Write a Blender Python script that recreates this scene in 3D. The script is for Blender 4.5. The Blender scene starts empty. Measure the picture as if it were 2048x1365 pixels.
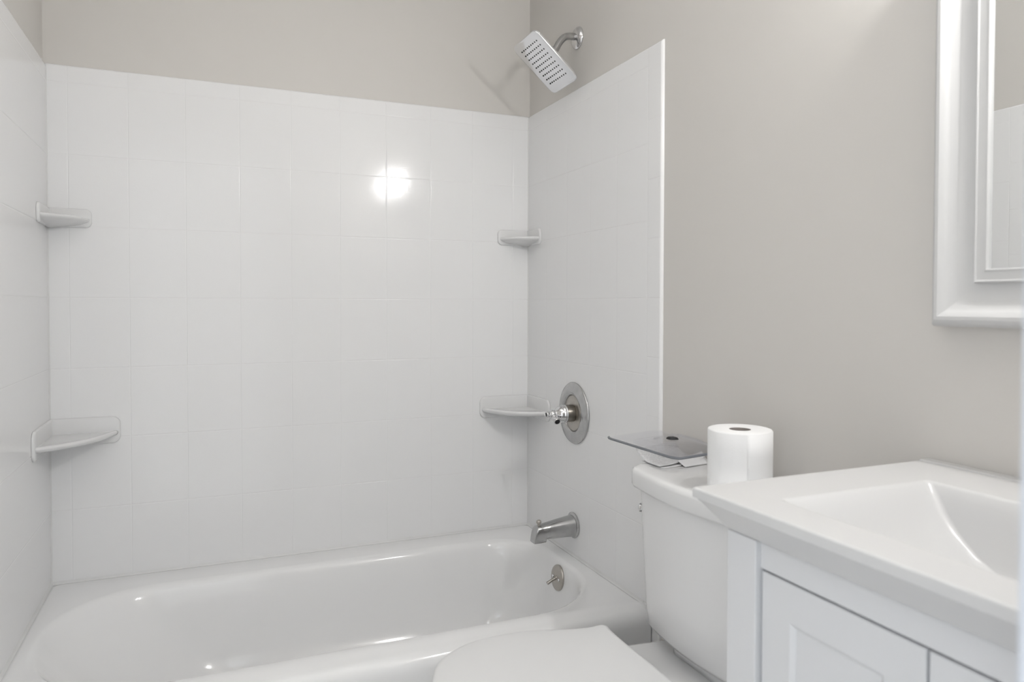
import bpy, bmesh, math, random
from mathutils import Vector, Matrix
random.seed(4)
PI = math.pi
scene = bpy.context.scene
COL = scene.collection

# ------------------------------------------------------------------ camera
cam_d = bpy.data.cameras.new('camera')
cam = bpy.data.objects.new('camera', cam_d)
COL.objects.link(cam)
r3 = Vector((0.92145241, -0.38848859, 0.0014385))
u3 = Vector((0.00701555, 0.02034207, 0.99976846))
fw = Vector((0.3884279, 0.92122897, -0.02146972))
M = Matrix((r3, u3, -fw)).transposed().to_4x4()
M.translation = Vector((0.41336659, -2.39055592, 1.1632478))
cam.matrix_world = M
cam_d.sensor_width = 36.0
cam_d.lens = 25.4228
cam_d.shift_y = -(682.5 - 640.707) / 2048.0
cam_d.clip_start = 0.02
cam_d.dof.use_dof = True
cam_d.dof.focus_distance = 2.25
cam_d.dof.aperture_fstop = 5.0
scene.camera = cam

# ------------------------------------------------------------------ world, light, exposure
scene.view_settings.view_transform = 'Standard'
scene.view_settings.look = 'None'
scene.view_settings.gamma = 1.0
scene.view_settings.exposure = 0.07
world = bpy.data.worlds.new('daylit_hall')
scene.world = world
world.use_nodes = True
bg = world.node_tree.nodes['Background']
bg.inputs[0].default_value = (0.90, 0.945, 1.0, 1)
bg.inputs[1].default_value = 3.05

def area(name, loc, rot, sx, sy, power, color):
    l = bpy.data.lights.new(name, 'AREA')
    l.shape = 'RECTANGLE'; l.size = sx; l.size_y = sy
    l.energy = power; l.color = color
    o = bpy.data.objects.new(name, l); COL.objects.link(o)
    o.location = loc; o.rotation_euler = rot
    return o
# globes of the vanity light, and an added soft ceiling fill without a fixture
LAMP_STRENGTH = 272.0
area('ceiling_fill_light', (0.62, -1.25, 2.42), (0, 0, 0), 1.0, 1.4, 3.2, (1.0, 0.99, 0.98))

# ------------------------------------------------------------------ materials
def mat(name, col, rough=0.5, metal=0.0, bump=None, ior=1.5, var=None, coat=0.0, spec=0.5):
    m = bpy.data.materials.new(name); m.use_nodes = True
    nt = m.node_tree; b = nt.nodes['Principled BSDF']
    b.inputs['Base Color'].default_value = (*col, 1)
    b.inputs['Roughness'].default_value = rough
    b.inputs['Metallic'].default_value = metal
    b.inputs['IOR'].default_value = ior
    b.inputs['Coat Weight'].default_value = coat
    b.inputs['Specular IOR Level'].default_value = spec
    tc = nt.nodes.new('ShaderNodeTexCoord')
    if bump:
        sc, st, dist = bump
        n = nt.nodes.new('ShaderNodeTexNoise'); n.inputs['Scale'].default_value = sc
        n.inputs['Detail'].default_value = 3
        nt.links.new(tc.outputs['Object'], n.inputs['Vector'])
        bp = nt.nodes.new('ShaderNodeBump'); bp.inputs['Strength'].default_value = st
        bp.inputs['Distance'].default_value = dist
        nt.links.new(n.outputs['Fac'], bp.inputs['Height'])
        nt.links.new(bp.outputs['Normal'], b.inputs['Normal'])
    if var:
        sc, amt = var
        n2 = nt.nodes.new('ShaderNodeTexNoise'); n2.inputs['Scale'].default_value = sc
        n2.inputs['Detail'].default_value = 4
        nt.links.new(tc.outputs['Object'], n2.inputs['Vector'])
        cr = nt.nodes.new('ShaderNodeMapRange')
        cr.inputs['To Min'].default_value = 1 - amt; cr.inputs['To Max'].default_value = 1 + amt
        nt.links.new(n2.outputs['Fac'], cr.inputs['Value'])
        mx = nt.nodes.new('ShaderNodeVectorMath'); mx.operation = 'SCALE'
        mx.inputs[0].default_value = col
        nt.links.new(cr.outputs['Result'], mx.inputs['Scale'])
        nt.links.new(mx.outputs['Vector'], b.inputs['Base Color'])
    return m

def emit(name, col, strength):
    m = bpy.data.materials.new(name); m.use_nodes = True
    nt = m.node_tree; b = nt.nodes['Principled BSDF']
    b.inputs['Base Color'].default_value = (0.9, 0.9, 0.9, 1)
    b.inputs['Emission Color'].default_value = (*col, 1)
    b.inputs['Emission Strength'].default_value = strength
    return m

def clear_plastic(name, tint, gloss):
    m = bpy.data.materials.new(name); m.use_nodes = True
    nt = m.node_tree; nt.nodes.remove(nt.nodes['Principled BSDF'])
    out = nt.nodes['Material Output']
    tr = nt.nodes.new('ShaderNodeBsdfTransparent'); tr.inputs[0].default_value = (*tint, 1)
    gl = nt.nodes.new('ShaderNodeBsdfGlossy'); gl.inputs['Roughness'].default_value = 0.08; gl.inputs[0].default_value = (0.97, 0.97, 0.98, 1)
    lw = nt.nodes.new('ShaderNodeLayerWeight'); lw.inputs['Blend'].default_value = 0.3
    mp = nt.nodes.new('ShaderNodeMapRange'); mp.inputs['To Min'].default_value = 0.04
    mp.inputs['To Max'].default_value = gloss
    nt.links.new(lw.outputs['Fresnel'], mp.inputs['Value'])
    mx = nt.nodes.new('ShaderNodeMixShader')
    nt.links.new(mp.outputs['Result'], mx.inputs[0])
    nt.links.new(tr.outputs[0], mx.inputs[1]); nt.links.new(gl.outputs[0], mx.inputs[2])
    nt.links.new(mx.outputs[0], out.inputs['Surface'])
    return m

WHITE_TILE = mat('glazed white tile', (0.88, 0.88, 0.882), 0.09, bump=(300, 0.15, 0.0006), spec=0.27)
TUB = mat('white enamel', (0.89, 0.89, 0.89), 0.09, bump=(260, 0.06, 0.0006))
PORC = mat('white porcelain', (0.80, 0.80, 0.80), 0.12)
SHELF = mat('white ceramic shelf', (0.80, 0.80, 0.80), 0.13, bump=(120, 0.04, 0.001))
LIDM = mat('white seat plastic', (0.80, 0.80, 0.80), 0.35)
PAINT = mat('beige wall paint', (0.69, 0.668, 0.636), 0.55, bump=(340, 0.12, 0.0008), var=(2.0, 0.015), spec=0.3)
CEIL = mat('white ceiling paint', (0.80, 0.79, 0.77), 0.8, bump=(200, 0.1, 0.001))
FLOOR = mat('pale floor', (0.76, 0.75, 0.73), 0.4, var=(6, 0.06))
CAB = mat('white cabinet lacquer', (0.735, 0.742, 0.757), 0.38, bump=(500, 0.03, 0.0004))
TOP = mat('white cultured marble', (0.665, 0.665, 0.665), 0.2)
FRAME = mat('white frame lacquer', (0.64, 0.64, 0.638), 0.5)
TRIM = mat('white door trim paint', (0.58, 0.61, 0.66), 0.4)
CHROME = mat('polished chrome', (0.70, 0.70, 0.71), 0.10, 1.0)
WORN = mat('worn chrome', (0.50, 0.50, 0.50), 0.22, 1.0, var=(60, 0.18))
NICKEL = mat('brushed nickel', (0.47, 0.445, 0.41), 0.30, 1.0, var=(90, 0.10))
TARNISH = mat('tarnished nickel', (0.27, 0.25, 0.22), 0.30, 1.0, var=(70, 0.30))
PLATE = mat('satin chrome face', (0.80, 0.81, 0.83), 0.13, 1.0)
BLACK = mat('black rubber', (0.012, 0.012, 0.013), 0.5)  # also paints the shade in the empty handle sockets
MIRROR = mat('mirror silver', (0.90, 0.91, 0.91), 0.0, 1.0)
CAULK = mat('white caulk', (0.76, 0.76, 0.755), 0.35)
PAPERM = mat('tissue paper', (0.90, 0.90, 0.90), 0.95, bump=(300, 0.25, 0.0008), spec=0.1)
CORE = mat('grey cardboard', (0.33, 0.30, 0.28), 0.9, var=(80, 0.1))
SHEET = mat('white leaflet paper', (0.78, 0.78, 0.78), 0.7)
PLAST = clear_plastic('clear plastic sheet', (0.985, 0.985, 0.99), 0.48)
PLEDGE = mat('refraction dark edge', (0.17, 0.18, 0.20), 0.12)  # clear plastic edge, its refraction darkening painted as a dark colour
SHADE = emit('frosted lamp glass', (1.0, 0.99, 0.98), LAMP_STRENGTH)

# leaflet with grey printed lines
def printed():
    m = mat('printed leaflet paper', (0.78, 0.78, 0.78), 0.7)
    nt = m.node_tree; b = nt.nodes['Principled BSDF']
    tc = nt.nodes.new('ShaderNodeTexCoord')
    w = nt.nodes.new('ShaderNodeTexWave'); w.bands_direction = 'Y'
    w.inputs['Scale'].default_value = 75; w.inputs['Distortion'].default_value = 0.0
    n = nt.nodes.new('ShaderNodeTexNoise'); n.inputs['Scale'].default_value = 260; n.inputs['Detail'].default_value = 1
    nt.links.new(tc.outputs['Object'], w.inputs['Vector']); nt.links.new(tc.outputs['Object'], n.inputs['Vector'])
    mu = nt.nodes.new('ShaderNodeMath'); mu.operation = 'MULTIPLY'
    nt.links.new(w.outputs['Fac'], mu.inputs[0]); nt.links.new(n.outputs['Fac'], mu.inputs[1])
    cr = nt.nodes.new('ShaderNodeValToRGB')
    cr.color_ramp.elements[0].position = 0.36; cr.color_ramp.elements[0].color = (0.78, 0.78, 0.78, 1)
    cr.color_ramp.elements[1].position = 0.48; cr.color_ramp.elements[1].color = (0.56, 0.56, 0.57, 1)
    nt.links.new(mu.outputs[0], cr.inputs[0]); nt.links.new(cr.outputs[0], b.inputs['Base Color'])
    return m
PRINT = printed()

# ------------------------------------------------------------------ helpers
def obj(name, bm, m, parent=None, smooth=True, bevel=0.0, segs=2, wn=False, sharp=None, loc=None):
    bmesh.ops.recalc_face_normals(bm, faces=bm.faces)
    me = bpy.data.meshes.new(name)
    bm.to_mesh(me); bm.free()
    for p in me.polygons: p.use_smooth = smooth
    if m: me.materials.append(m)
    o = bpy.data.objects.new(name, me); COL.objects.link(o)
    if sharp is not None:
        me.set_sharp_from_angle(angle=math.radians(sharp))
    if bevel:
        b = o.modifiers.new('bevel', 'BEVEL'); b.width = bevel; b.segments = segs
        b.limit_method = 'ANGLE'; b.angle_limit = math.radians(35)
        wn = True
    if wn:
        w = o.modifiers.new('wn', 'WEIGHTED_NORMAL'); w.keep_sharp = True
    if parent:
        o.parent = parent
        o.matrix_parent_inverse = Matrix.Translation(-parent_loc(parent))
    return o

LOCS = {}
def parent_loc(p):
    return LOCS.get(p.name, Vector((0, 0, 0)))

def thing(name, label, cat, loc=(0, 0, 0), group=None):
    o = bpy.data.objects.new(name, None); COL.objects.link(o)
    o.empty_display_size = 0.05
    o.location = loc; LOCS[o.name] = Vector(loc)
    o['label'] = label; o['category'] = cat
    if group: o['group'] = group
    return o
def tag(o, label, cat, group=None):
    o['label'] = label; o['category'] = cat
    if group: o['group'] = group
    return o
def struct(name, bm, m, parent=None, **k):
    o = obj(name, bm, m, parent, **k)
    if not parent: o['kind'] = 'structure'
    return o

def add_box(bm, x0, x1, y0, y1, z0, z1):
    v = [bm.verts.new(p) for p in ((x0,y0,z0),(x1,y0,z0),(x1,y1,z0),(x0,y1,z0),(x0,y0,z1),(x1,y0,z1),(x1,y1,z1),(x0,y1,z1))]
    for f in ((0,3,2,1),(4,5,6,7),(0,1,5,4),(1,2,6,5),(2,3,7,6),(3,0,4,7)):
        bm.faces.new([v[i] for i in f])
def box(*a):
    bm = bmesh.new(); add_box(bm, *a); return bm

def frame_of(axis):
    a = Vector(axis).normalized()
    t = Vector((0,0,1)) if abs(a.z) < 0.9 else Vector((0,1,0))
    u = t.cross(a).normalized(); v = a.cross(u).normalized()
    return a, u, v
def add_lathe(bm, c, axis, prof, n=48, cap=True):
    a, u, v = frame_of(axis); c = Vector(c); rings = []
    for r, h in prof:
        if r < 1e-6:
            rings.append([bm.verts.new(c + a*h)])
        else:
            rings.append([bm.verts.new(c + a*h + (u*math.cos(2*PI*i/n) + v*math.sin(2*PI*i/n))*r) for i in range(n)])
    for A, B in zip(rings, rings[1:]):
        for i in range(n):
            j = (i+1) % n
            if len(A) == 1 and len(B) == 1: continue
            if len(A) == 1: bm.faces.new((A[0], B[i], B[j]))
            elif len(B) == 1: bm.faces.new((A[i], B[0], A[j]))
            else: bm.faces.new((A[i], B[i], B[j], A[j]))
    if cap:
        for R in (rings[0], rings[-1]):
            if len(R) > 2: bm.faces.new(R)
def lathe(*a, **k):
    bm = bmesh.new(); add_lathe(bm, *a, **k); return bm

def add_loft(bm, loops, cap0=True, cap1=True):
    R = [[bm.verts.new(p) for p in L] for L in loops]
    n = len(R[0])
    for A, B in zip(R, R[1:]):
        for i in range(n):
            j = (i+1) % n
            bm.faces.new((A[i], A[j], B[j], B[i]))
    if cap0: bm.faces.new(R[0])
    if cap1: bm.faces.new(R[-1])
    return R
def loft(loops, **k):
    bm = bmesh.new(); add_loft(bm, loops, **k); return bm

def catmull(pts, sub):
    P = [Vector(p) for p in pts]; out = []
    for i in range(len(P)-1):
        p0 = P[max(i-1,0)]; p1 = P[i]; p2 = P[i+1]; p3 = P[min(i+2,len(P)-1)]
        for k in range(sub):
            t = k/sub
            out.append(0.5*((2*p1)+(p2-p0)*t+(2*p0-5*p1+4*p2-p3)*t*t+(3*p1-p0-3*p2+p3)*t**3))
    out.append(P[-1]); return out
def add_tube(bm, pts, r, n=20):
    P = [Vector(p) for p in pts]; rings = []
    rr = r if isinstance(r, (list, tuple)) else [r]*len(P)
    up = None
    for i, p in enumerate(P):
        d = (P[min(i+1,len(P)-1)] - P[max(i-1,0)]).normalized()
        if up is None: _, u, v = frame_of(d)
        else:
            u = (up - d*up.dot(d)).normalized(); v = d.cross(u)
        up = u
        rings.append([p + (u*math.cos(2*PI*k/n)+v*math.sin(2*PI*k/n))*rr[i] for k in range(n)])
    add_loft(bm, rings)
def tube(*a, **k):
    bm = bmesh.new(); add_tube(bm, *a, **k); return bm

def rrect(x0, x1, y0, y1, rads, z, n=10):
    """rounded rectangle loop; rads = radius at (x1,y1),(x0,y1),(x0,y0),(x1,y0)"""
    out = []
    cs = ((x1, y1, -1, -1, 0), (x0, y1, 1, -1, PI/2), (x0, y0, 1, 1, PI), (x1, y0, -1, 1, 1.5*PI))
    for (cx, cy, sx, sy, a0), r in zip(cs, rads):
        for i in range(n+1):
            a = a0 + PI/2*i/n
            out.append((cx + sx*r + r*math.cos(a), cy + sy*r + r*math.sin(a), z))
    return out

# ------------------------------------------------------------------ room
W = 1.485            # tile face of the faucet wall; the tiled left wall is x = 0, the back wall y = 0
TT = 0.008           # tile stands this far off the painted wall
TUBZ = 0.365
ROW0 = 1.181
TH, TW = 0.2032, 0.1524
YF = -2.20           # inner face of the wall with the door
CEILZ = 2.44
struct('floor', box(-0.9, 1.9, -3.4, 0.15, -0.05, 0.0), FLOOR, smooth=False)
struct('ceiling', box(-0.15, W+0.15, YF-0.11, 0.15, CEILZ, CEILZ+0.05), CEIL, smooth=False)
wb = struct('wall_back', box(-0.15, W+0.15, TT, TT+0.12, 0, CEILZ), PAINT, smooth=False)
wr = struct('wall_right', box(W+TT, W+TT+0.12, YF, TT, 0, CEILZ), PAINT, smooth=False)
wl = struct('wall_left', box(-TT-0.12, -TT, YF, TT, 0, CEILZ), PAINT, smooth=False)
DX0, DX1, DZ = 0.02, 0.741, 2.04
bm = bmesh.new()
add_box(bm, -TT-0.12, DX0-0.018, YF-0.11, YF, 0, CEILZ)
add_box(bm, DX1+0.018, W+TT+0.12, YF-0.11, YF, 0, CEILZ)
add_box(bm, DX0-0.018, DX1+0.018, YF-0.11, YF, DZ+0.018, CEILZ)
struct('wall_front', bm, PAINT, smooth=False)
struct('wall_light_blocker', box(-0.9, 1.9, -3.52, -3.40, 0, CEILZ), CEIL, smooth=False)  # added unseen wall, keeps doorway glare out of the tile reflections
# door opening: jamb lining and casing
d1 = bpy.data.objects.new('door_1', None); COL.objects.link(d1); d1['kind'] = 'structure'
bm = bmesh.new()
add_box(bm, DX1, DX1+0.018, YF-0.112, YF+0.002, 0, DZ)
add_box(bm, DX0-0.018, DX0, YF-0.112, YF+0.002, 0, DZ)
add_box(bm, DX0-0.018, DX1+0.018, YF-0.112, YF+0.002, DZ, DZ+0.018)
obj('door_jamb', bm, TRIM, d1, smooth=False, bevel=0.002)
bm = bmesh.new()
add_box(bm, DX1+0.004, DX1+0.065, YF+0.002, YF+0.017, 0, DZ+0.06)
add_box(bm, DX0-0.010, DX1+0.065, YF+0.002, YF+0.017, DZ+0.004, DZ+0.065)
obj('door_casing', bm, TRIM, d1, smooth=False, bevel=0.003)
# baseboard along the painted stretch of the right wall, between tub and vanity
struct('baseboard_right', box(W+TT-0.012, W+TT, -1.60, -0.84, 0, 0.09), FRAME, smooth=False, bevel=0.003)

# ------------------------------------------------------------------ tiles
GAP = 0.0012
def stations(a, b, free_a=False, free_b=False):
    """positions and heights across a tile edge to edge; a free edge rounds down to the wall (bullnose)"""
    out = []
    if free_a:
        R = 0.0075
        out += [(a + R*(1-math.cos(t)) , -TT + TT*math.sin(t)) for t in [k*PI/2/5 for k in range(6)]]
    else:
        out += [(a+GAP/2, -0.0006), (a+GAP/2+0.0006, -0.00025), (a+GAP/2+0.0024, 0.0)]
    mid = []
    if free_b:
        R = 0.0075
        mid += [(b - R*(1-math.cos(t)), -TT + TT*math.sin(t)) for t in [PI/2 - k*PI/2/5 for k in range(6)]]
    else:
        mid += [(b-GAP/2-0.0024, 0.0), (b-GAP/2-0.0006, -0.00025), (b-GAP/2, -0.0006)]
    return out + mid
def tile(bm, P, u0, u1, v0, v1, fu=(False, False), fv=(False, False)):
    U = stations(u0, u1, *fu); V = stations(v0, v1, *fv)
    tilt = random.uniform(-1, 1)*0.0003
    G = []
    for i, (u, nu) in enumerate(U):
        row = []
        for j, (v, nv) in enumerate(V):
            n = min(nu, nv)
            row.append(bm.verts.new(P(u, v, n)))
        G.append(row)
    for i in range(len(U)-1):
        for j in range(len(V)-1):
            bm.faces.new((G[i][j], G[i+1][j], G[i+1][j+1], G[i][j+1]))
ROWS = [TUBZ+0.003] + [ROW0 + k*TH for k in (-3, -2, -1, 0, 1, 2, 3)]
ZTOP = ROW0 + 0.660
def surround(parent, P, cols, trim=None):
    """cols: boundaries between columns; trim: outer edge of the vertical bullnose strip"""
    bm = bmesh.new()
    for a, b in zip(cols, cols[1:]):
        for z0, z1 in zip(ROWS, ROWS[1:]):
            tile(bm, P, a, b, z0, z1)
        tile(bm, P, a, b, ROWS[-1], ZTOP, fv=(False, True))
    # grout bed
    c0, c1 = cols[0], cols[-1]
    tile(bm, lambda u, v, n: P(u, v, max(n, -TT) - 0.0006), c0-0.002, c1+0.002, ROWS[0], ZTOP-0.0004, fv=(False, True))
    o = obj('tile_panel', bm, WHITE_TILE, parent, smooth=True, wn=True)
    if trim is not None:
        bm = bmesh.new()
        z = ROW0
        js = []
        while z > ROWS[0]+0.03: js.append(z); z -= 0.1555
        js = [ROWS[0]] + sorted(js)
        z = ROW0 + 0.1555
        while z < ZTOP-0.05: js.append(z); z += 0.1555
        js.append(ZTOP)
        for z0, z1 in zip(js, js[1:]):
            tile(bm, P, c1, trim, z0, z1, fu=(False, True), fv=(False, z1 == ZTOP))
        tile(bm, lambda u, v, n: P(u, v, n - 0.0006), c1-0.001, trim-0.0004, ROWS[0], ZTOP-0.0004, fu=(False, True), fv=(False, True))
        tile(bm, lambda u, v, n: P(u, v, max(n, -TT)), 0.70, trim, 0.0, ROWS[0]+0.0006, fu=(False, True))
        obj('bullnose_trim', bm, WHITE_TILE, parent, smooth=True, wn=True)
X0 = 0.0518
back_cols = [0.0] + [X0 + k*TW for k in range(10)] + [W]
surround(wb, lambda u, v, n: (u, -n, v), back_cols)
side_cols = [0.0] + [0.1496 + k*0.1545 for k in range(5)]
surround(wr, lambda u, v, n: (W - n, -u, v), side_cols, 0.8305)
surround(wl, lambda u, v, n: (n, -u, v), [0.0, side_cols[-1]], 0.8305)
# caulk beads in the tub joint and the inside corners
bm = bmesh.new()
def fillet(a, b, d1, d2, w1, w2):
    """triangular bead in the inside corner along a-b; d1, d2 point along the two faces"""
    a, b, d1, d2 = Vector(a), Vector(b), Vector(d1), Vector(d2)
    L = []
    for p in (a, b):
        L.append([p - d1*0.001 - d2*0.001, p + d1*w1 - d2*0.001, p + d1*w1*0.35 + d2*w2*0.35, p - d1*0.001 + d2*w2])
    add_loft(bm, L)
Z = TUBZ-0.004
fillet((0, 0, Z), (W, 0, Z), (0, -1, 0.1), (0, 0, 1), 0.006, 0.012)
fillet((W, 0, Z), (W, -0.757, Z), (-1, 0, 0.1), (0, 0, 1), 0.006, 0.012)
add_tube(bm, [(W-0.001, -0.800+0.032*(1-math.cos(a)), TUBZ-0.042+0.036*math.sin(a)) for a in [PI/2*k/8 for k in range(2, 9)]] + [(W-0.001, -0.755, TUBZ-0.003)], 0.0045, 8)
fillet((0, 0, Z), (0, -0.757, Z), (1, 0, 0.1), (0, 0, 1), 0.006, 0.012)
fillet((0, 0, TUBZ), (0, 0, ZTOP-0.010), (1, 0, 0), (0, -1, 0), 0.004, 0.004)
fillet((W, 0, TUBZ), (W, 0, ZTOP-0.010), (-1, 0, 0), (0, -1, 0), 0.004, 0.004)
struct('trim_1', bm, CAULK, smooth=False)

# ------------------------------------------------------------------ bathtub
tub = thing('bathtub', 'white enamel alcove bathtub below the tiled walls', 'bathtub', (W/2, -0.4, 0))
YO = -0.800
loops = []
e = 0.0015
def outer(i, z, yo):   # outer edge: straight on three walls, rounded over at the room side
    return rrect(e+i, W-e-i, yo, -e-i, (0.004,)*4, z, 12)
loops.append(rrect(e, W-e, YO+0.010, -e, (0.004,)*4, 0.0, 12))
loops.append(rrect(e, W-e, YO+0.004, -e, (0.004,)*4, 0.10, 12))
loops.append(rrect(e, W-e, YO, -e, (0.004,)*4, TUBZ-0.055, 12))
for k in range(9):
    a = k/8*PI/2
    loops.append(rrect(e, W-e, YO+0.032*(1-math.cos(a)), -e, (0.004,)*4, TUBZ-0.042+0.036*math.sin(a), 12))
loops.append(rrect(e, W-e, YO+0.045, -e, (0.004,)*4, TUBZ-0.003, 12))
loops.append(rrect(0.012, W-0.012, YO+0.060, -0.012, (0.02,)*4, TUBZ-0.0012, 12))
def inner(xl, xr, yn, yb, s, z):
    return rrect(xl, xr, yn, yb, (0.17*s, 0.255*s, 0.255*s, 0.25*s), z, 12)
loops.append(inner(0.030, 1.440, -0.716, -0.105, 1.0, TUBZ-0.001))
loops.append(inner(0.036, 1.435, -0.711, -0.111, 1.0, TUBZ-0.003))
loops.append(inner(0.043, 1.430, -0.705, -0.118, 1.0, TUBZ-0.008))
loops.append(inner(0.050, 1.427, -0.700, -0.123, 1.0, TUBZ-0.016))
loops.append(inner(0.060, 1.424, -0.696, -0.128, 1.0, TUBZ-0.030))
loops.append(inner(0.100, 1.418, -0.688, -0.136, 0.98, TUBZ-0.080))
loops.append(inner(0.160, 1.408, -0.676, -0.146, 0.94, TUBZ-0.150))
loops.append(inner(0.225, 1.395, -0.662, -0.160, 0.88, TUBZ-0.215))
loops.append(inner(0.275, 1.375, -0.645, -0.178, 0.80, TUBZ-0.258))
loops.append(inner(0.320, 1.345, -0.620, -0.205, 0.70, TUBZ-0.280))
loops.append(inner(0.380, 1.290, -0.570, -0.260, 0.52, TUBZ-0.290))
bm = loft(loops)
obj('tub_shell', bm, TUB, tub, smooth=True)
# overflow plate with trip lever on the faucet end wall
OC = Vector((1.4205, -0.378, 0.3085))
OAX = Vector((-1, 0, 0.10)).normalized()
op = obj('overflow_plate', lathe(OC - OAX*0.004, OAX, [(0.0385, 0), (0.0395, 0.005), (0.0395, 0.0075), (0.037, 0.0105), (0.030, 0.0118), (0, 0.0125)], 40), NICKEL, tub, sharp=40)
for s in (-1, 1):
    c = OC + OAX*0.008 + Vector((0, s*0.020, -0.001))
    obj('screw', lathe(c, OAX, [(0.0052, 0), (0.0052, 0.002), (0.004, 0.0034), (0, 0.0038)], 16), CHROME, op)
bm = bmesh.new()
add_lathe(bm, OC + OAX*0.008, OAX, [(0.007, 0), (0.006, 0.004), (0, 0.005)], 16)
add_tube(bm, [OC + OAX*0.006, OC + OAX*0.022 + Vector((0, -0.001, -0.006)), OC + OAX*0.040 + Vector((0, -0.002, -0.016))], [0.0042, 0.0042, 0.0052], 14)
obj('trip_lever', bm, NICKEL, op, sharp=40)
obj('drain', lathe((1.20, -0.40, TUBZ-0.2905), (0,0,1), [(0.035, 0), (0.035, 0.003), (0.028, 0.004), (0, 0.003)], 32), NICKEL, tub)

# ------------------------------------------------------------------ tub spout
SY, SZ = -0.360, 0.462
sp = thing('tub_spout', 'chrome tub spout with a small diverter knob above the bath rim', 'spout', (W, SY, SZ))
obj('spout_flange', lathe((W, SY, SZ), (-1,0,0), [(0.0395, 0), (0.0405, 0.002), (0.0405, 0.005), (0.037, 0.008), (0.034, 0.009), (0, 0.009)], 40), WORN, sp, sharp=40)
def sp_loop(x, hw, zt, zb, p=2.6, n=36):
    out = []
    zc = (zt+zb)/2; hh = (zt-zb)/2
    for i in range(n):
        a = 2*PI*i/n; c, s = math.cos(a), math.sin(a)
        q = p if s > 0 else p*1.25
        out.append((x, SY + hw*math.copysign(abs(c)**(2/q), c), zc + hh*math.copysign(abs(s)**(2/q), s)))
    return out
L = [sp_loop(W-0.006, 0.0335, 0.495, 0.428, 2.1), sp_loop(W-0.03, 0.031, 0.4915, 0.4295, 2.2), sp_loop(W-0.06, 0.0275, 0.4865, 0.4305, 2.4),
     sp_loop(W-0.09, 0.024, 0.481, 0.4315, 2.7), sp_loop(W-0.105, 0.0225, 0.478, 0.432, 3.0), sp_loop(W-0.1065, 0.0222, 0.4777, 0.4225, 3.2),
     sp_loop(W-0.120, 0.0212, 0.4755, 0.4215, 3.6), sp_loop(W-0.1315, 0.0202, 0.4735, 0.4215, 4.0), sp_loop(W-0.1375, 0.0192, 0.468, 0.4217, 4.4),
     sp_loop(W-0.1408, 0.0184, 0.458, 0.4220, 4.6), sp_loop(W-0.1440, 0.0174, 0.440, 0.4226, 4.6), sp_loop(W-0.1455, 0.0168, 0.428, 0.4232, 4.6)]
obj('spout_body', loft(L), WORN, sp, sharp=50)
obj('diverter_knob', lathe((W-0.124, SY, 0.4715), (0,0,1), [(0.0045, 0), (0.0045, 0.005), (0.0042, 0.008), (0.0062, 0.0095), (0.0082, 0.0125), (0.0085, 0.0155), (0.007, 0.019), (0.004, 0.0208), (0, 0.0212)], 24), NICKEL, sp)

# ------------------------------------------------------------------ shower valve
VY, VZ = -0.362, 0.820
vl = thing('shower_valve', 'round chrome shower valve trim with a capless handle on the faucet wall', 'valve', (W, VY, VZ))
obj('escutcheon', lathe((W, VY, VZ), (-1,0,0), [(0.0965, 0), (0.0980, 0.002), (0.0980, 0.004), (0.0955, 0.0070), (0.0900, 0.0085), (0.0870, 0.0090),
     (0.0800, 0.0120), (0.0720, 0.0145), (0.0650, 0.0145), (0.0600, 0.0120), (0.0570, 0.0080), (0.0560, 0.0050), (0, 0.0050)], 72), WORN, vl, sharp=45)
obj('inner_disc', lathe((W-0.005, VY, VZ), (-1,0,0), [(0.0555, 0), (0.0555, 0.0025), (0.052, 0.0040), (0.031, 0.0045), (0.0305, 0.0030), (0, 0.0030)], 56), NICKEL, vl, sharp=40)
obj('sleeve', lathe((W-0.006, VY, VZ), (-1,0,0), [(0.0268, 0), (0.0268, 0.030), (0.0255, 0.032), (0, 0.032)], 40), TARNISH, vl, sharp=40)
hd = obj('handle', lathe((W-0.034, VY, VZ), (-1,0,0), [(0.024, 0), (0.0285, 0.001), (0.0290, 0.004), (0.0275, 0.006), (0.0285, 0.008), (0.0285, 0.011), (0.0265, 0.0125),
     (0.0262, 0.016), (0.0245, 0.022), (0.0205, 0.028), (0.0150, 0.033), (0.0120, 0.036), (0.0115, 0.038), (0.0135, 0.040), (0.0145, 0.044), (0.0135, 0.049), (0.011, 0.053),
     (0.0085, 0.055), (0.0082, 0.057), (0.0098, 0.059), (0.0102, 0.063), (0.0095, 0.066), (0.0070, 0.067), (0.0062, 0.0655), (0, 0.0655)], 40), CHROME, vl, sharp=60)
HC = Vector((W-0.034-0.045, VY, VZ))
for d in (Vector((0.02, -1, -0.52)),):
    d.normalize()
    bm = bmesh.new()
    add_lathe(bm, HC, d, [(0.009, 0.006), (0.0085, 0.014), (0.0105, 0.016), (0.0105, 0.0185), (0.0088, 0.0205), (0.0095, 0.030), (0.0112, 0.0345), (0.0115, 0.0375), (0.0098, 0.040), (0.0083, 0.0395), (0, 0.0395)], 28)
    st = obj('handle_arm', bm, CHROME, hd, sharp=60)
    bm = lathe(HC + d*0.0396, d, [(0.0082, 0), (0.0082, 0.0006), (0, 0.0006)], 24)  # flat black disc stands for the shade inside the arm's hole
    obj('socket_shade_disc', bm, BLACK, hd)['label'] = 'black disc painting the shade in the empty arm tip socket'
obj('socket_shade_disc', lathe((W-0.034-0.0656, VY, VZ), (-1,0,0), [(0.0064, 0), (0.0064, 0.0006), (0, 0.0006)], 24), BLACK, hd)['label'] = 'black disc painting the shade in the empty handle end socket'  # hole's inner shade painted as a black disc here too

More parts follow.
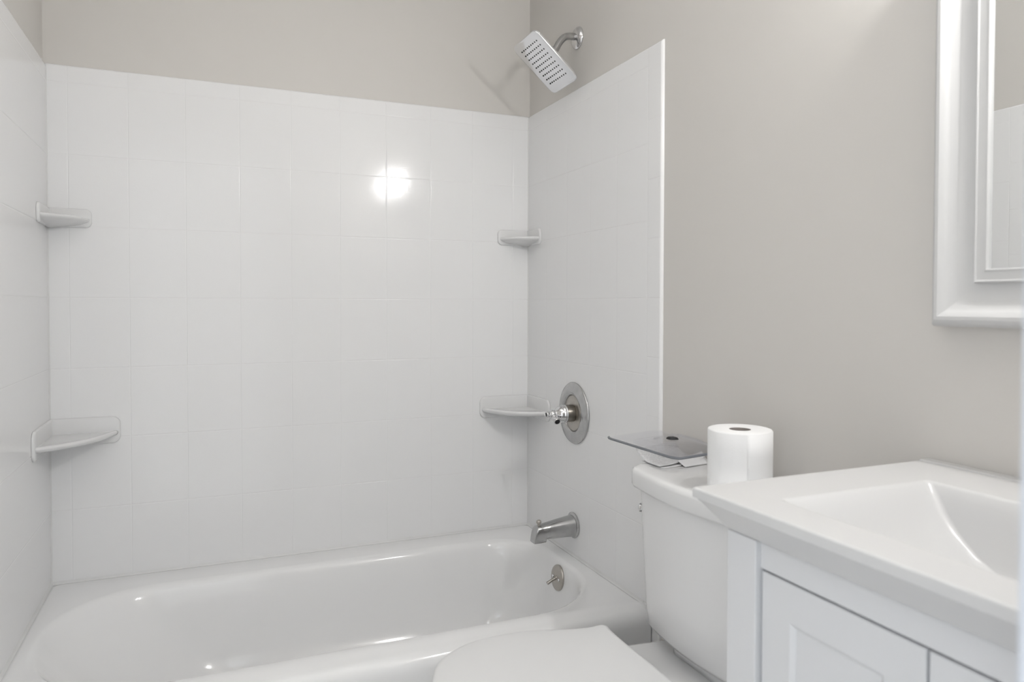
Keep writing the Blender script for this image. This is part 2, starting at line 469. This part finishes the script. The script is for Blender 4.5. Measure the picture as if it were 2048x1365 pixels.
# ------------------------------------------------------------------ shower head
HY = -0.362
sh = thing('wall_shower', 'rectangular chrome shower head on a bent arm above the tiles', 'shower head', (W+TT, HY, 2.0))
obj('wall_flange', lathe((W+TT, HY, 2.000), (-1,0,0), [(0.0345, 0), (0.0350, 0.002), (0.0335, 0.006), (0.028, 0.011), (0.020, 0.014), (0.0125, 0.0155), (0, 0.0155)], 40), CHROME, sh, sharp=50)
PN = Vector((-0.656, -0.05, -0.753)).normalized()       # direction the face looks
PC = Vector((1.3735, HY-0.004, 1.9045))                   # centre of the face
arm = catmull([(W+TT, HY, 2.002), (W-0.020, HY, 2.002), (W-0.040, HY, 1.996), (W-0.056, HY, 1.980), (W-0.068, HY, 1.960), (W-0.076, HY, 1.9475)], 8)
obj('shower_arm', tube(arm, 0.0110, 20), WORN, sh)
J = PC - PN*0.010
obj('swivel_nut', lathe(J, -PN, [(0.024, 0), (0.022, 0.004), (0.0135, 0.010), (0.0125, 0.016), (0.0145, 0.018), (0.0145, 0.028), (0.0125, 0.031), (0, 0.031)], 32), CHROME, sh, sharp=45)
lx = Vector((0.754, 0, -0.657)); lx = (lx - PN*lx.dot(PN)).normalized(); ly = PN.cross(lx).normalized()
if ly.y < 0: ly = -ly
PWID, PLEN = 0.160, 0.193
def plate_loop(ins, h, r):
    pts = rrect(-PLEN/2+ins, PLEN/2-ins, -PWID/2+ins, PWID/2-ins, (r,)*4, 0, 8)
    return [PC + lx*p[0] + ly*p[1] - PN*h for p in pts]
hp = obj('head_plate', loft([plate_loop(0.0018, 0, 0.021), plate_loop(0.0004, 0.0009, 0.022), plate_loop(0, 0.002, 0.0225), plate_loop(0, 0.007, 0.0225), plate_loop(0.002, 0.009, 0.021), plate_loop(0.05, 0.0115, 0.012)]), PLATE, sh, sharp=40)
bm = bmesh.new()
for i in range(9):
    for j in range(9):
        c = PC + lx*(-0.068 + i*0.0162) + ly*(-0.050 + j*0.0125)
        add_lathe(bm, c - PN*0.0004, PN, [(0.0025, 0), (0.0025, 0.0010), (0.0016, 0.0018), (0, 0.0019)], 10)
nz = obj('spray_nozzles', bm, BLACK, hp)
nz['label'] = 'nine rows of black rubber spray nozzles'

# ------------------------------------------------------------------ corner shelves
def corner_shelf(label, cx, sx, zc, lb, ls, dp, h):
    """cx: corner x; sx: +1 opens to +x; lb/ls: length along back/side wall; dp: shelf front bow; h: flange height"""
    t = thing('corner_shelf', label, 'shelf', (cx, 0, zc), 'white ceramic corner shelves in the tub alcove')
    def P(a, b, z): return (cx + sx*a, -b, z)   # a along the back wall, b along the side wall
    # back flanges: rounded plates against each wall
    def flange(length, onback):
        n = 8; r = min(0.022, h*0.30); th = 0.0075
        prof = []
        zb, zt = zc - h/2, zc + h/2
        prof += [(0.0015, zb), (length-r, zb)]
        prof += [(length-r + r*math.sin(k/n*PI/2), zb+r - r*math.cos(k/n*PI/2)) for k in range(1, n+1)]
        prof += [(length-r + r*math.cos(k/n*PI/2), zt-r + r*math.sin(k/n*PI/2)) for k in range(0, n+1)]
        prof += [(0.0015, zt)]
        def L(off, ins):
            out = []
            for l, z in prof:
                l2 = l - ins if l > 0.01 else l
                z2 = z + (ins if z < zc else -ins)
                out.append(P(l2, off, z2) if onback else P(off, l2, z2))
            return out
        bm = loft([L(0.0005, 0), L(th*0.55, 0.0), L(th*0.85, 0.0016), L(th, 0.0048)])
        obj('back_flange' if onback else 'side_flange', bm, SHELF, t, smooth=True, sharp=60)
    flange(lb, True); flange(ls, False)
    # tray: triangular with slightly bowed front, thick rounded lip and a shallow hollow
    A = lb - 0.003; B = ls - 0.003; zt = zc - h*0.02; th = h*0.20
    n = 18
    front = []
    for k in range(n+1):
        f = k/n
        a = A*(1-f); b = B*f
        bow = dp*math.sin(PI*f)
        front.append((a + bow*B/math.hypot(A, B), b + bow*A/math.hypot(A, B)))
    def ring(scale, z):
        c = (0.004, 0.004)
        return [P(c[0]*0+0.003, 0.003, z)] + [P(0.003 + (a-0.003)*scale, 0.003 + (b-0.003)*scale, z) for a, b in front]
    R = [ring(0.10, zt-th-0.018), ring(0.78, zt-th-0.007), ring(0.93, zt-th-0.001), ring(0.975, zt-th*0.85), ring(0.995, zt-th*0.5), ring(0.995, zt-th*0.25), ring(0.98, zt-th*0.05), ring(0.96, zt), ring(0.93, zt-0.0006), ring(0.86, zt-0.0025), ring(0.5, zt-0.004), ring(0.05, zt-0.004)]
    obj('tray', loft(R), SHELF, t, smooth=True)
    return t
corner_shelf('lower white ceramic corner shelf beside the chrome shower valve', W, -1, 0.800, 0.188, 0.186, 0.042, 0.076)
corner_shelf('small upper white corner shelf in the corner under the shower head', W, -1, 1.402, 0.120, 0.112, 0.026, 0.054)
corner_shelf('small upper white corner shelf in the left tile corner', 0.0, 1, 1.408, 0.110, 0.145, 0.026, 0.054)
corner_shelf('lower and larger white corner shelf in the left tile corner', 0.0, 1, 0.797, 0.178, 0.236, 0.036, 0.078)

# ------------------------------------------------------------------ toilet
TY = -1.180
to = thing('toilet', 'white two piece toilet with a closed lid beside the vanity', 'toilet', (1.20, TY, 0))
def tank_loop(z, xf, hw, rc, bow, n=10, xr=1.474):
    """D-shaped tank outline: flat back, bowed front with rounded corners"""
    out = [(xr, TY+hw, z)]
    cx, cy = xf+rc+0.012, TY+hw-rc
    for k in range(n+1):
        a = PI/2 + PI/2*k/n
        out.append((cx + (rc+0.012)*math.cos(a), cy + rc*math.sin(a), z))
    m = 12
    for k in range(1, m):
        f = k/m; y = cy + (TY-hw+rc-cy)*f
        out.append((xf - bow*math.sin(PI*f), y, z))
    cy2 = TY-hw+rc
    for k in range(n+1):
        a = PI + PI/2*k/n
        out.append((cx + (rc+0.012)*math.cos(a), cy2 + rc*math.sin(a), z))
    out.append((xr, TY-hw, z))
    return out
Ls = [tank_loop(0.434, 1.345, 0.135, 0.045, 0.004), tank_loop(0.4365, 1.330, 0.150, 0.050, 0.006), tank_loop(0.443, 1.316, 0.163, 0.055, 0.008), tank_loop(0.458, 1.306, 0.173, 0.058, 0.010),
      tank_loop(0.49, 1.303, 0.178, 0.060, 0.011), tank_loop(0.56, 1.301, 0.182, 0.060, 0.012), tank_loop(0.68, 1.297, 0.186, 0.058, 0.013), tank_loop(0.757, 1.295, 0.187, 0.056, 0.014)]
obj('tank', loft(Ls), PORC, to, sharp=55)
Ls = [tank_loop(0.7545, 1.292, 0.200, 0.055, 0.014), tank_loop(0.757, 1.287, 0.204, 0.055, 0.015), tank_loop(0.763, 1.284, 0.207, 0.055, 0.015), tank_loop(0.788, 1.284, 0.207, 0.055, 0.015),
      tank_loop(0.7945, 1.2855, 0.2055, 0.054, 0.015), tank_loop(0.7982, 1.2895, 0.202, 0.052, 0.014), tank_loop(0.7996, 1.296, 0.197, 0.049, 0.012), tank_loop(0.800, 1.310, 0.190, 0.045, 0.010)]
obj('tank_lid', loft(Ls), PORC, to, sharp=60)
# flush lever on the tank front, at its tub end
bm = bmesh.new()
add_tube(bm, [(1.345, -1.050, 0.704), (1.312, -1.018, 0.708)], 0.006, 12)
add_lathe(bm, (1.316, -1.022, 0.708), (-0.70, 0.72, 0), [(0.0098, 0), (0.0102, 0.002), (0.0102, 0.0055), (0.0085, 0.006), (0.0085, 0.0085), (0.0102, 0.009), (0.0100, 0.0125), (0.006, 0.0145), (0, 0.015)], 24)
obj('flush_lever', bm, CHROME, to, sharp=50)['label'] = 'chrome lever'
# bowl, pedestal and rear deck
def bowl_loop(z, xc, a, b, xr, hr, n=40):
    out = []
    for k in range(n+1):
        t = PI/2 + PI*k/n
        out.append((xc + a*math.cos(t), TY + b*math.sin(t), z))
    m = 10
    for k in range(1, m+1):
        f = k/m; out.append((xc + (xr-xc)*f, TY - (b + (hr-b)*f), z))
    for k in range(m):
        f = 1 - k/m; out.append((xc + (xr-xc)*f, TY + (b + (hr-b)*f), z))
    return out
Ls = [bowl_loop(0.0, 1.02, 0.12, 0.115, 1.30, 0.105), bowl_loop(0.02, 1.02, 0.12, 0.113, 1.30, 0.103), bowl_loop(0.10, 1.02, 0.105, 0.100, 1.29, 0.09), bowl_loop(0.20, 1.01, 0.115, 0.105, 1.29, 0.085),
      bowl_loop(0.29, 0.995, 0.145, 0.140, 1.32, 0.10), bowl_loop(0.36, 0.98, 0.170, 0.172, 1.42, 0.105), bowl_loop(0.390, 0.972, 0.180, 0.184, 1.455, 0.120), bowl_loop(0.404, 0.97, 0.182, 0.186, 1.460, 0.123),
      bowl_loop(0.412, 0.97, 0.178, 0.182, 1.457, 0.120), bowl_loop(0.4145, 0.97, 0.168, 0.172, 1.450, 0.112)]
obj('bowl', loft(Ls), PORC, to, sharp=60)
# tank foot joining tank and deck
obj('tank_gasket', loft([rrect(1.33, 1.46, TY-0.09, TY+0.09, (0.03,)*4, z, 6) for z in (0.4135, 0.436)]), PORC, to)
SEAT = [(0.781, 0.0), (0.785, 0.042), (0.7965, 0.080), (0.833, 0.150), (0.902, 0.197), (0.968, 0.2085), (1.031, 0.2065), (1.076, 0.197), (1.133, 0.177), (1.178, 0.1670), (1.203, 0.1680), (1.2145, 0.1655), (1.2180, 0.156), (1.2150, 0.135), (1.2130, 0.08), (1.2130, 0.0)]
SEATC = catmull([(a, b, 0) for a, b in SEAT], 5)
def seat_loop(z, g):
    k = 1 + g/0.2
    half = [(0.995 + (p.x-0.995)*k, p.y*k) for p in SEATC]
    return [(x, TY + h, z) for x, h in half] + [(x, TY - h, z) for x, h in reversed(half[1:-1])]
obj('seat_ring', loft([seat_loop(0.4160, -0.010), seat_loop(0.4175, -0.004), seat_loop(0.430, 0.0), seat_loop(0.436, -0.002), seat_loop(0.4385, -0.008)]), LIDM, to, sharp=60)
obj('seat_lid', loft([seat_loop(0.4405, -0.006), seat_loop(0.4415, 0.0), seat_loop(0.446, 0.0025), seat_loop(0.452, 0.0025), seat_loop(0.4565, 0.0), seat_loop(0.4590, -0.004), seat_loop(0.4602, -0.010), seat_loop(0.4612, -0.06), seat_loop(0.4618, -0.12)]), LIDM, to, sharp=70)
for s in (-1, 1):
    bm = loft([rrect(1.180, 1.211, TY+s*0.082-0.016, TY+s*0.082+0.016, (0.008,)*4, 0.4145, 6), rrect(1.180, 1.211, TY+s*0.082-0.016, TY+s*0.082+0.016, (0.008,)*4, 0.436, 6),
               rrect(1.183, 1.208, TY+s*0.082-0.013, TY+s*0.082+0.013, (0.007,)*4, 0.4395, 6)])
    obj('hinge_cap', bm, LIDM, to)

# ------------------------------------------------------------------ toilet paper roll
RC = (1.362, -1.277)
rl = thing('toilet_paper_roll', 'white toilet paper roll standing on the toilet tank', 'toilet paper', (RC[0], RC[1], 0.8003))
RR, RH, RI = 0.0605, 0.1235, 0.0205
bm = bmesh.new()
n = 64
prof = [(RI, 0.0), (RR-0.002, 0.0), (RR, 0.002), (RR+0.0003, 0.03), (RR-0.0002, 0.031), (RR+0.0004, 0.06), (RR, 0.09), (RR, RH-0.003), (RR-0.001, RH-0.001), (RR-0.004, RH), (RI+0.003, RH-0.0005), (RI, RH-0.001)]
add_lathe(bm, (RC[0], RC[1], 0.8005), (0,0,1), prof + [(RI, 0.0)], n, cap=False)
obj('paper', bm, PAPERM, rl, sharp=50)
# outer sheet's loose end with its perforated seam
bm = bmesh.new(); sheet = []
for k in range(15):
    a = math.radians(-118 + k*7)
    sheet.append([(RC[0]+(RR+0.0004)*math.cos(a), RC[1]+(RR+0.0004)*math.sin(a), 0.8005+z) for z in (0.003, 0.04, 0.08, RH-0.003)])
V = [[bm.verts.new(p) for p in s] for s in sheet]
for A, B in zip(V, V[1:]):
    for i in range(3): bm.faces.new((A[i], B[i], B[i+1], A[i+1]))
o = obj('loose_end', bm, PAPERM, rl)
o.modifiers.new('thick', 'SOLIDIFY').thickness = 0.0002
obj('cardboard_core', lathe((RC[0], RC[1], 0.8005), (0,0,1), [(RI, 0.0005), (RI, RH-0.0015), (RI-0.0012, RH-0.0015), (RI-0.0012, 0.0005), (RI, 0.0005)], 40, cap=False), CORE, rl, sharp=40)

# ------------------------------------------------------------------ leaflets and plastic pack on the tank
def sheet_grid(name, P, nu, nv, m, parent=None, thick=0.0005):
    bm = bmesh.new()
    G = [[bm.verts.new(P(i/nu, j/nv)) for j in range(nv+1)] for i in range(nu+1)]
    for i in range(nu):
        for j in range(nv): bm.faces.new((G[i][j], G[i+1][j], G[i+1][j+1], G[i][j+1]))
    o = obj(name, bm, m, parent)
    s = o.modifiers.new('thick', 'SOLIDIFY'); s.thickness = thick
    return o
lf = thing('instruction_leaflet', 'folded white instruction leaflet with grey print under the clear plastic pack', 'leaflet', (1.40, -1.0, 0.8005))
def PA(u, v):     # lower sheet, flat on the lid, right edge lifting
    x = 1.341 + 0.122*u; y = -0.968 - 0.085*v + 0.012*u
    lift = 0.020*max(0, u-0.25)**1.6*v**2
    return (x, y, 0.8012 + lift)
sheet_grid('lower_page', PA, 14, 10, SHEET, lf)
def PB(u, v):     # printed upper page, curling up at its far end
    x = 1.337 + 0.120*u; y = -0.950 - 0.095*v + 0.014*u
    curl = 0.030*max(0, 0.55-v)**1.5/0.55**1.5
    lift = 0.024*max(0, u-0.2)**1.5*v**2
    return (x - 0.004*(1-v), y - 0.010*max(0, 0.3-v), 0.8045 + curl*(0.75+0.25*u) + lift)
pb = sheet_grid('printed_page', PB, 14, 12, PRINT, lf)
pb['label'] = 'upper page with grey lines of print'
fl = None
def PF(u, v):
    x = 1.392 + 0.075*u; y = -1.034 - 0.030*v + 0.010*u
    return (x, y, 0.8012 + 0.022*(1-v)**1.2*(0.4+0.6*u) + 0.001)
o = sheet_grid('paper_slip', PF, 10, 10, SHEET)
tag(o, 'blank white paper slip propped against the leaflet beside the paper roll', 'paper')

pk = thing('plastic_package', 'clear plastic blister pack with dark edges lying on papers on the toilet tank', 'packaging', (1.405, -0.97, 0.83))
KA, KB, KC, KD = Vector((1.3255, -0.826, 0.8325)), Vector((1.3350, -1.110, 0.8325)), Vector((1.4760, -1.110, 0.8400)), Vector((1.4760, -0.832, 0.8425))
def pack(u, v, h=0.0):   # u 0..1 from room side to wall, v 0..1 from tub end to roll end
    a = KA.lerp(KB, v); b = KD.lerp(KC, v)
    return a.lerp(b, u) + Vector((0, 0, h))
def pack_rr(m, r, h, n=7):
    return [pack(max(0, p[0]), p[1], h) for p in rrect(m, 1-m, m*0.6, 1-m*0.6, (r,)*4, 0, n)]
obj('backing_sheet', loft([pack_rr(0.01, 0.09, 0.0), pack_rr(0.01, 0.09, 0.0012)]), PLAST, pk, sharp=40)
# rolled edge on two sides, refraction darkening painted into its colour
bm = bmesh.new()
lp = pack_rr(0.0, 0.10, 0.0008)
add_tube(bm, lp[4:23], [0.0031]*15 + [0.0028, 0.0025, 0.0020, 0.0014], 8)
obj('rolled_edge', bm, PLEDGE, pk)['label'] = 'dark edge with refraction darkening painted in'
# raised blister
def bl(u0, u1, v0, v1, h, r=0.05):
    return [pack(p[0], p[1], h) for p in rrect(u0, u1, v0, v1, (r,)*4, 0, 5)]
obj('blister', loft([bl(0.16, 0.93, 0.26, 0.93, 0.0014), bl(0.20, 0.91, 0.32, 0.91, 0.008), bl(0.23, 0.89, 0.36, 0.89, 0.0105), bl(0.26, 0.86, 0.39, 0.86, 0.011)], cap0=False), PLAST, pk, sharp=30)
obj('blister_step', loft([bl(0.30, 0.80, 0.47, 0.82, 0.0112, 0.03), bl(0.31, 0.79, 0.48, 0.81, 0.0175, 0.03), bl(0.33, 0.77, 0.50, 0.79, 0.019, 0.03)], cap0=False), PLAST, pk, sharp=30)
# black scrap on the pack
c = pack(0.42, 0.66, 0.0193)
bm = bmesh.new()
outl = [(-0.013, 0.003), (-0.008, 0.0075), (0.001, 0.007), (0.004, 0.0095), (0.0095, 0.004), (0.013, -0.003), (0.004, -0.006), (-0.007, -0.0045)]
ux = Vector((0.92, -0.39, 0)); uy = Vector((0.39, 0.92, 0))
def sl(s, h): return [c + ux*a*s + uy*b*1.6*s + Vector((0, 0, h)) for a, b in outl]
add_loft(bm, [sl(1, 0.0002), sl(1.02, 0.002), sl(0.8, 0.005), sl(0.3, 0.006)])
o = obj('plastic_clip', bm, BLACK, smooth=False)
tag(o, 'tiny black plastic clip lying on the clear blister pack', 'clip')

# ------------------------------------------------------------------ vanity
VX0, VX1 = 1.026, W+TT-0.001
VY1, VY0 = -1.574, -2.183
ZT = 0.913
vt = thing('bathroom_sink', 'glossy white one piece sink top on the vanity cabinet', 'sink', ((VX0+VX1)/2, (VY0+VY1)/2, 0.86))
# slab edge: rounded upper arris, vertical lip, then an undercut bevel down to the cabinet
def top_loop(i, z, r=0.004):
    # the wall side does not move in
    return rrect(VX0+i, VX1, VY0+min(i, 0.03)*0.6, VY1-i, (0.001, r, r, 0.001), z, 4)
Lp = [top_loop(0.036, 0.8605), top_loop(0.034, 0.8620), top_loop(0.0035, 0.8990), top_loop(0.0, 0.8998), top_loop(0.0, 0.9097), top_loop(0.0007, 0.9115), top_loop(0.0020, 0.9127), top_loop(0.0038, ZT)]
SX0, SX1, SY1, SY0 = 1.092, 1.360, -1.674, -2.086      # sink opening
def sink(x0, x1, y0, y1, r, z): return rrect(x0, x1, y0, y1, (r,)*4, z, 4)
Lp += [sink(SX0-0.004, SX1+0.004, SY0-0.004, SY1+0.004, 0.008, ZT), sink(SX0-0.001, SX1+0.001, SY0-0.001, SY1+0.001, 0.008, ZT-0.0008), sink(SX0+0.003, SX1-0.002, SY0+0.003, SY1-0.004, 0.008, ZT-0.0035)]
yc = (SY0+SY1)/2
for dz, iy, ixb, ixf in ((0.0155, 0.016, 0.0075, 0.010), (0.0356, 0.031, 0.0125, 0.020), (0.056, 0.052, 0.0175, 0.032), (0.078, 0.084, 0.0245, 0.045), (0.090, 0.112, 0.0300, 0.056), (0.099, 0.150, 0.0400, 0.070), (0.104, 0.180, 0.07, 0.10)):
    Lp.append(sink(SX0+ixf, SX1-ixb, SY0+iy, SY1-iy, 0.010, ZT-dz))
obj('sink_slab', loft(Lp, cap0=False), TOP, vt, sharp=40, wn=True)
obj('rear_ledge', box(VX1-0.024, VX1, VY0+0.001, VY1-0.0015, ZT-0.003, ZT+0.0025), TOP, vt, bevel=0.003, segs=3)
obj('sink_drain', lathe((SX1-0.10, yc, ZT-0.1045), (0,0,1), [(0.022, 0), (0.022, 0.003), (0.017, 0.0035), (0, 0.002)], 28), CHROME, vt)

vc = thing('vanity_cabinet', 'white two door vanity cabinet standing under the sink top', 'cabinet', (1.27, -1.88, 0))
CX, CY1, CY0, CZ = 1.060, -1.609, -2.160, 0.8603
RX = 1.068
bm = bmesh.new()
add_box(bm, RX+0.004, W+TT-0.002, CY1-0.016, CY1, 0.0, CZ)
add_box(bm, RX+0.004, W+TT-0.002, CY0, CY0+0.016, 0.0, CZ)
add_box(bm, RX+0.016, W+TT-0.004, CY0+0.016, CY1-0.016, 0.10, 0.115)
add_box(bm, W+TT-0.012, W+TT-0.004, CY0+0.016, CY1-0.016, 0.10, 0.70)
obj('carcass', bm, CAB, vc, smooth=False)
for y0, y1 in ((CY1-0.054, CY1+0.001), (CY0-0.001, CY0+0.054)):
    obj('corner_post', box(CX, CX+0.045, y0, y1, 0.0, CZ), CAB, vc, bevel=0.0018)
DT = 0.8242
obj('top_rail', box(RX, RX+0.018, CY0+0.054, CY1-0.054, DT+0.0006, CZ), CAB, vc, smooth=False, bevel=0.0008)
obj('bottom_rail', box(RX, RX+0.018, CY0+0.054, CY1-0.054, 0.08, 0.118), CAB, vc, smooth=False, bevel=0.0008)
ym = (CY0+CY1)/2 - 0.0135
for y0, y1 in ((ym+0.0018, CY1-0.0572), (CY0+0.0572, ym-0.0018)):
    z0, z1, fr = 0.1205, DT-0.0026, 0.054
    bm = bmesh.new()
    # frame face with recessed flat panel
    def lp(i, x): return [(x, y0+i, z0+i), (x, y1-i, z0+i), (x, y1-i, z1-i), (x, y0+i, z1-i)]
    R = add_loft(bm, [lp(0, RX+0.019), lp(0, RX+0.001), lp(0.001, RX), lp(fr-0.006, RX), lp(fr-0.005, RX+0.0006), lp(fr, RX+0.0042), lp(fr+0.0005, RX+0.0052)])
    dr = obj('cabinet_door', bm, CAB, vc, smooth=False)
    s = 1 if y0 > ym else -1
    kx, ky = RX, (y0 + 0.028 if s > 0 else y1 - 0.028)
    obj('knob', lathe((kx+0.001, ky, 0.60), (-1,0,0), [(0.006, 0), (0.005, 0.010), (0.011, 0.016), (0.013, 0.021), (0.010, 0.026), (0, 0.027)], 24), CHROME, dr)
obj('back_filler', box(RX+0.021, RX+0.026, CY0+0.055, CY1-0.055, 0.12, 0.85), CAB, vc, smooth=False)

# ------------------------------------------------------------------ mirror
mr = thing('wall_mirror', 'wall mirror in a wide white stepped frame above the vanity', 'mirror', (W+TT, -1.88, 1.45))
MY1, MY0, MZ0, MZ1 = -1.5985, -2.160, 1.1300, 1.760
XW = W+TT-0.0005
def mloop(i, x): return [(x, MY1-i, MZ0+i), (x, MY1-i, MZ1-i), (x, MY0+i, MZ1-i), (x, MY0+i, MZ0+i)]
def mframe(prof, name, m, **k):
    bm = bmesh.new()
    add_loft(bm, [mloop(i, XW-d) for i, d in prof], cap0=False, cap1=False)
    return obj(name, bm, m, mr, sharp=28, **k)
bead_p = [(0.0, 0.0), (0.0, 0.016), (0.0006, 0.024), (0.0028, 0.031), (0.0064, 0.0360), (0.0110, 0.0388), (0.0160, 0.0388), (0.0208, 0.0362), (0.0240, 0.0330), (0.0250, 0.0318)]
cove = [(0.0250+0.0410*k/10, 0.0318-0.0125*math.sin(PI/2*k/10)) for k in range(1, 11)]
mframe(bead_p + cove + [(0.0662, 0.0250), (0.0670, 0.0283), (0.0685, 0.0298), (0.0702, 0.0290), (0.0706, 0.0283), (0.0830, 0.0280), (0.0838, 0.0294), (0.0855, 0.0294), (0.0862, 0.0285), (0.0864, 0.006)], 'mirror_frame', FRAME)
bm = bmesh.new()
g = 0.083
add_box(bm, XW-0.0235, XW-0.012, MY0+g, MY1-g, MZ0+g, MZ1-g)
obj('mirror_glass', bm, MIRROR, mr, smooth=False)

# ------------------------------------------------------------------ vanity light bar
vlb = thing('vanity_light', 'two globe vanity light bar mounted above the mirror', 'light', (W+TT, -1.88, 1.90))
obj('backplate', loft([[(XW-h, y, z) for y, z, _ in rrect(-2.09+i, -1.67-i, 1.850+i, 1.920-i, (0.012,)*4, 0, 5)] for i, h in ((0, 0), (0, 0.012), (0.004, 0.018), (0.012, 0.020))]), CHROME, vlb, sharp=40)
for y in (-1.985, -1.785):
    obj('lamp_holder', lathe((XW-0.016, y, 1.885), (-1,0,0), [(0.024, 0), (0.024, 0.006), (0.018, 0.012), (0.016, 0.018), (0, 0.018)], 28), CHROME, vlb, sharp=45)
    obj('lamp_shade', lathe((XW-0.056, y, 1.885), (1,0,0), [(0.028*math.sin(PI*k/16), -0.028*math.cos(PI*k/16)) for k in range(17)], 32), SHADE, vlb)
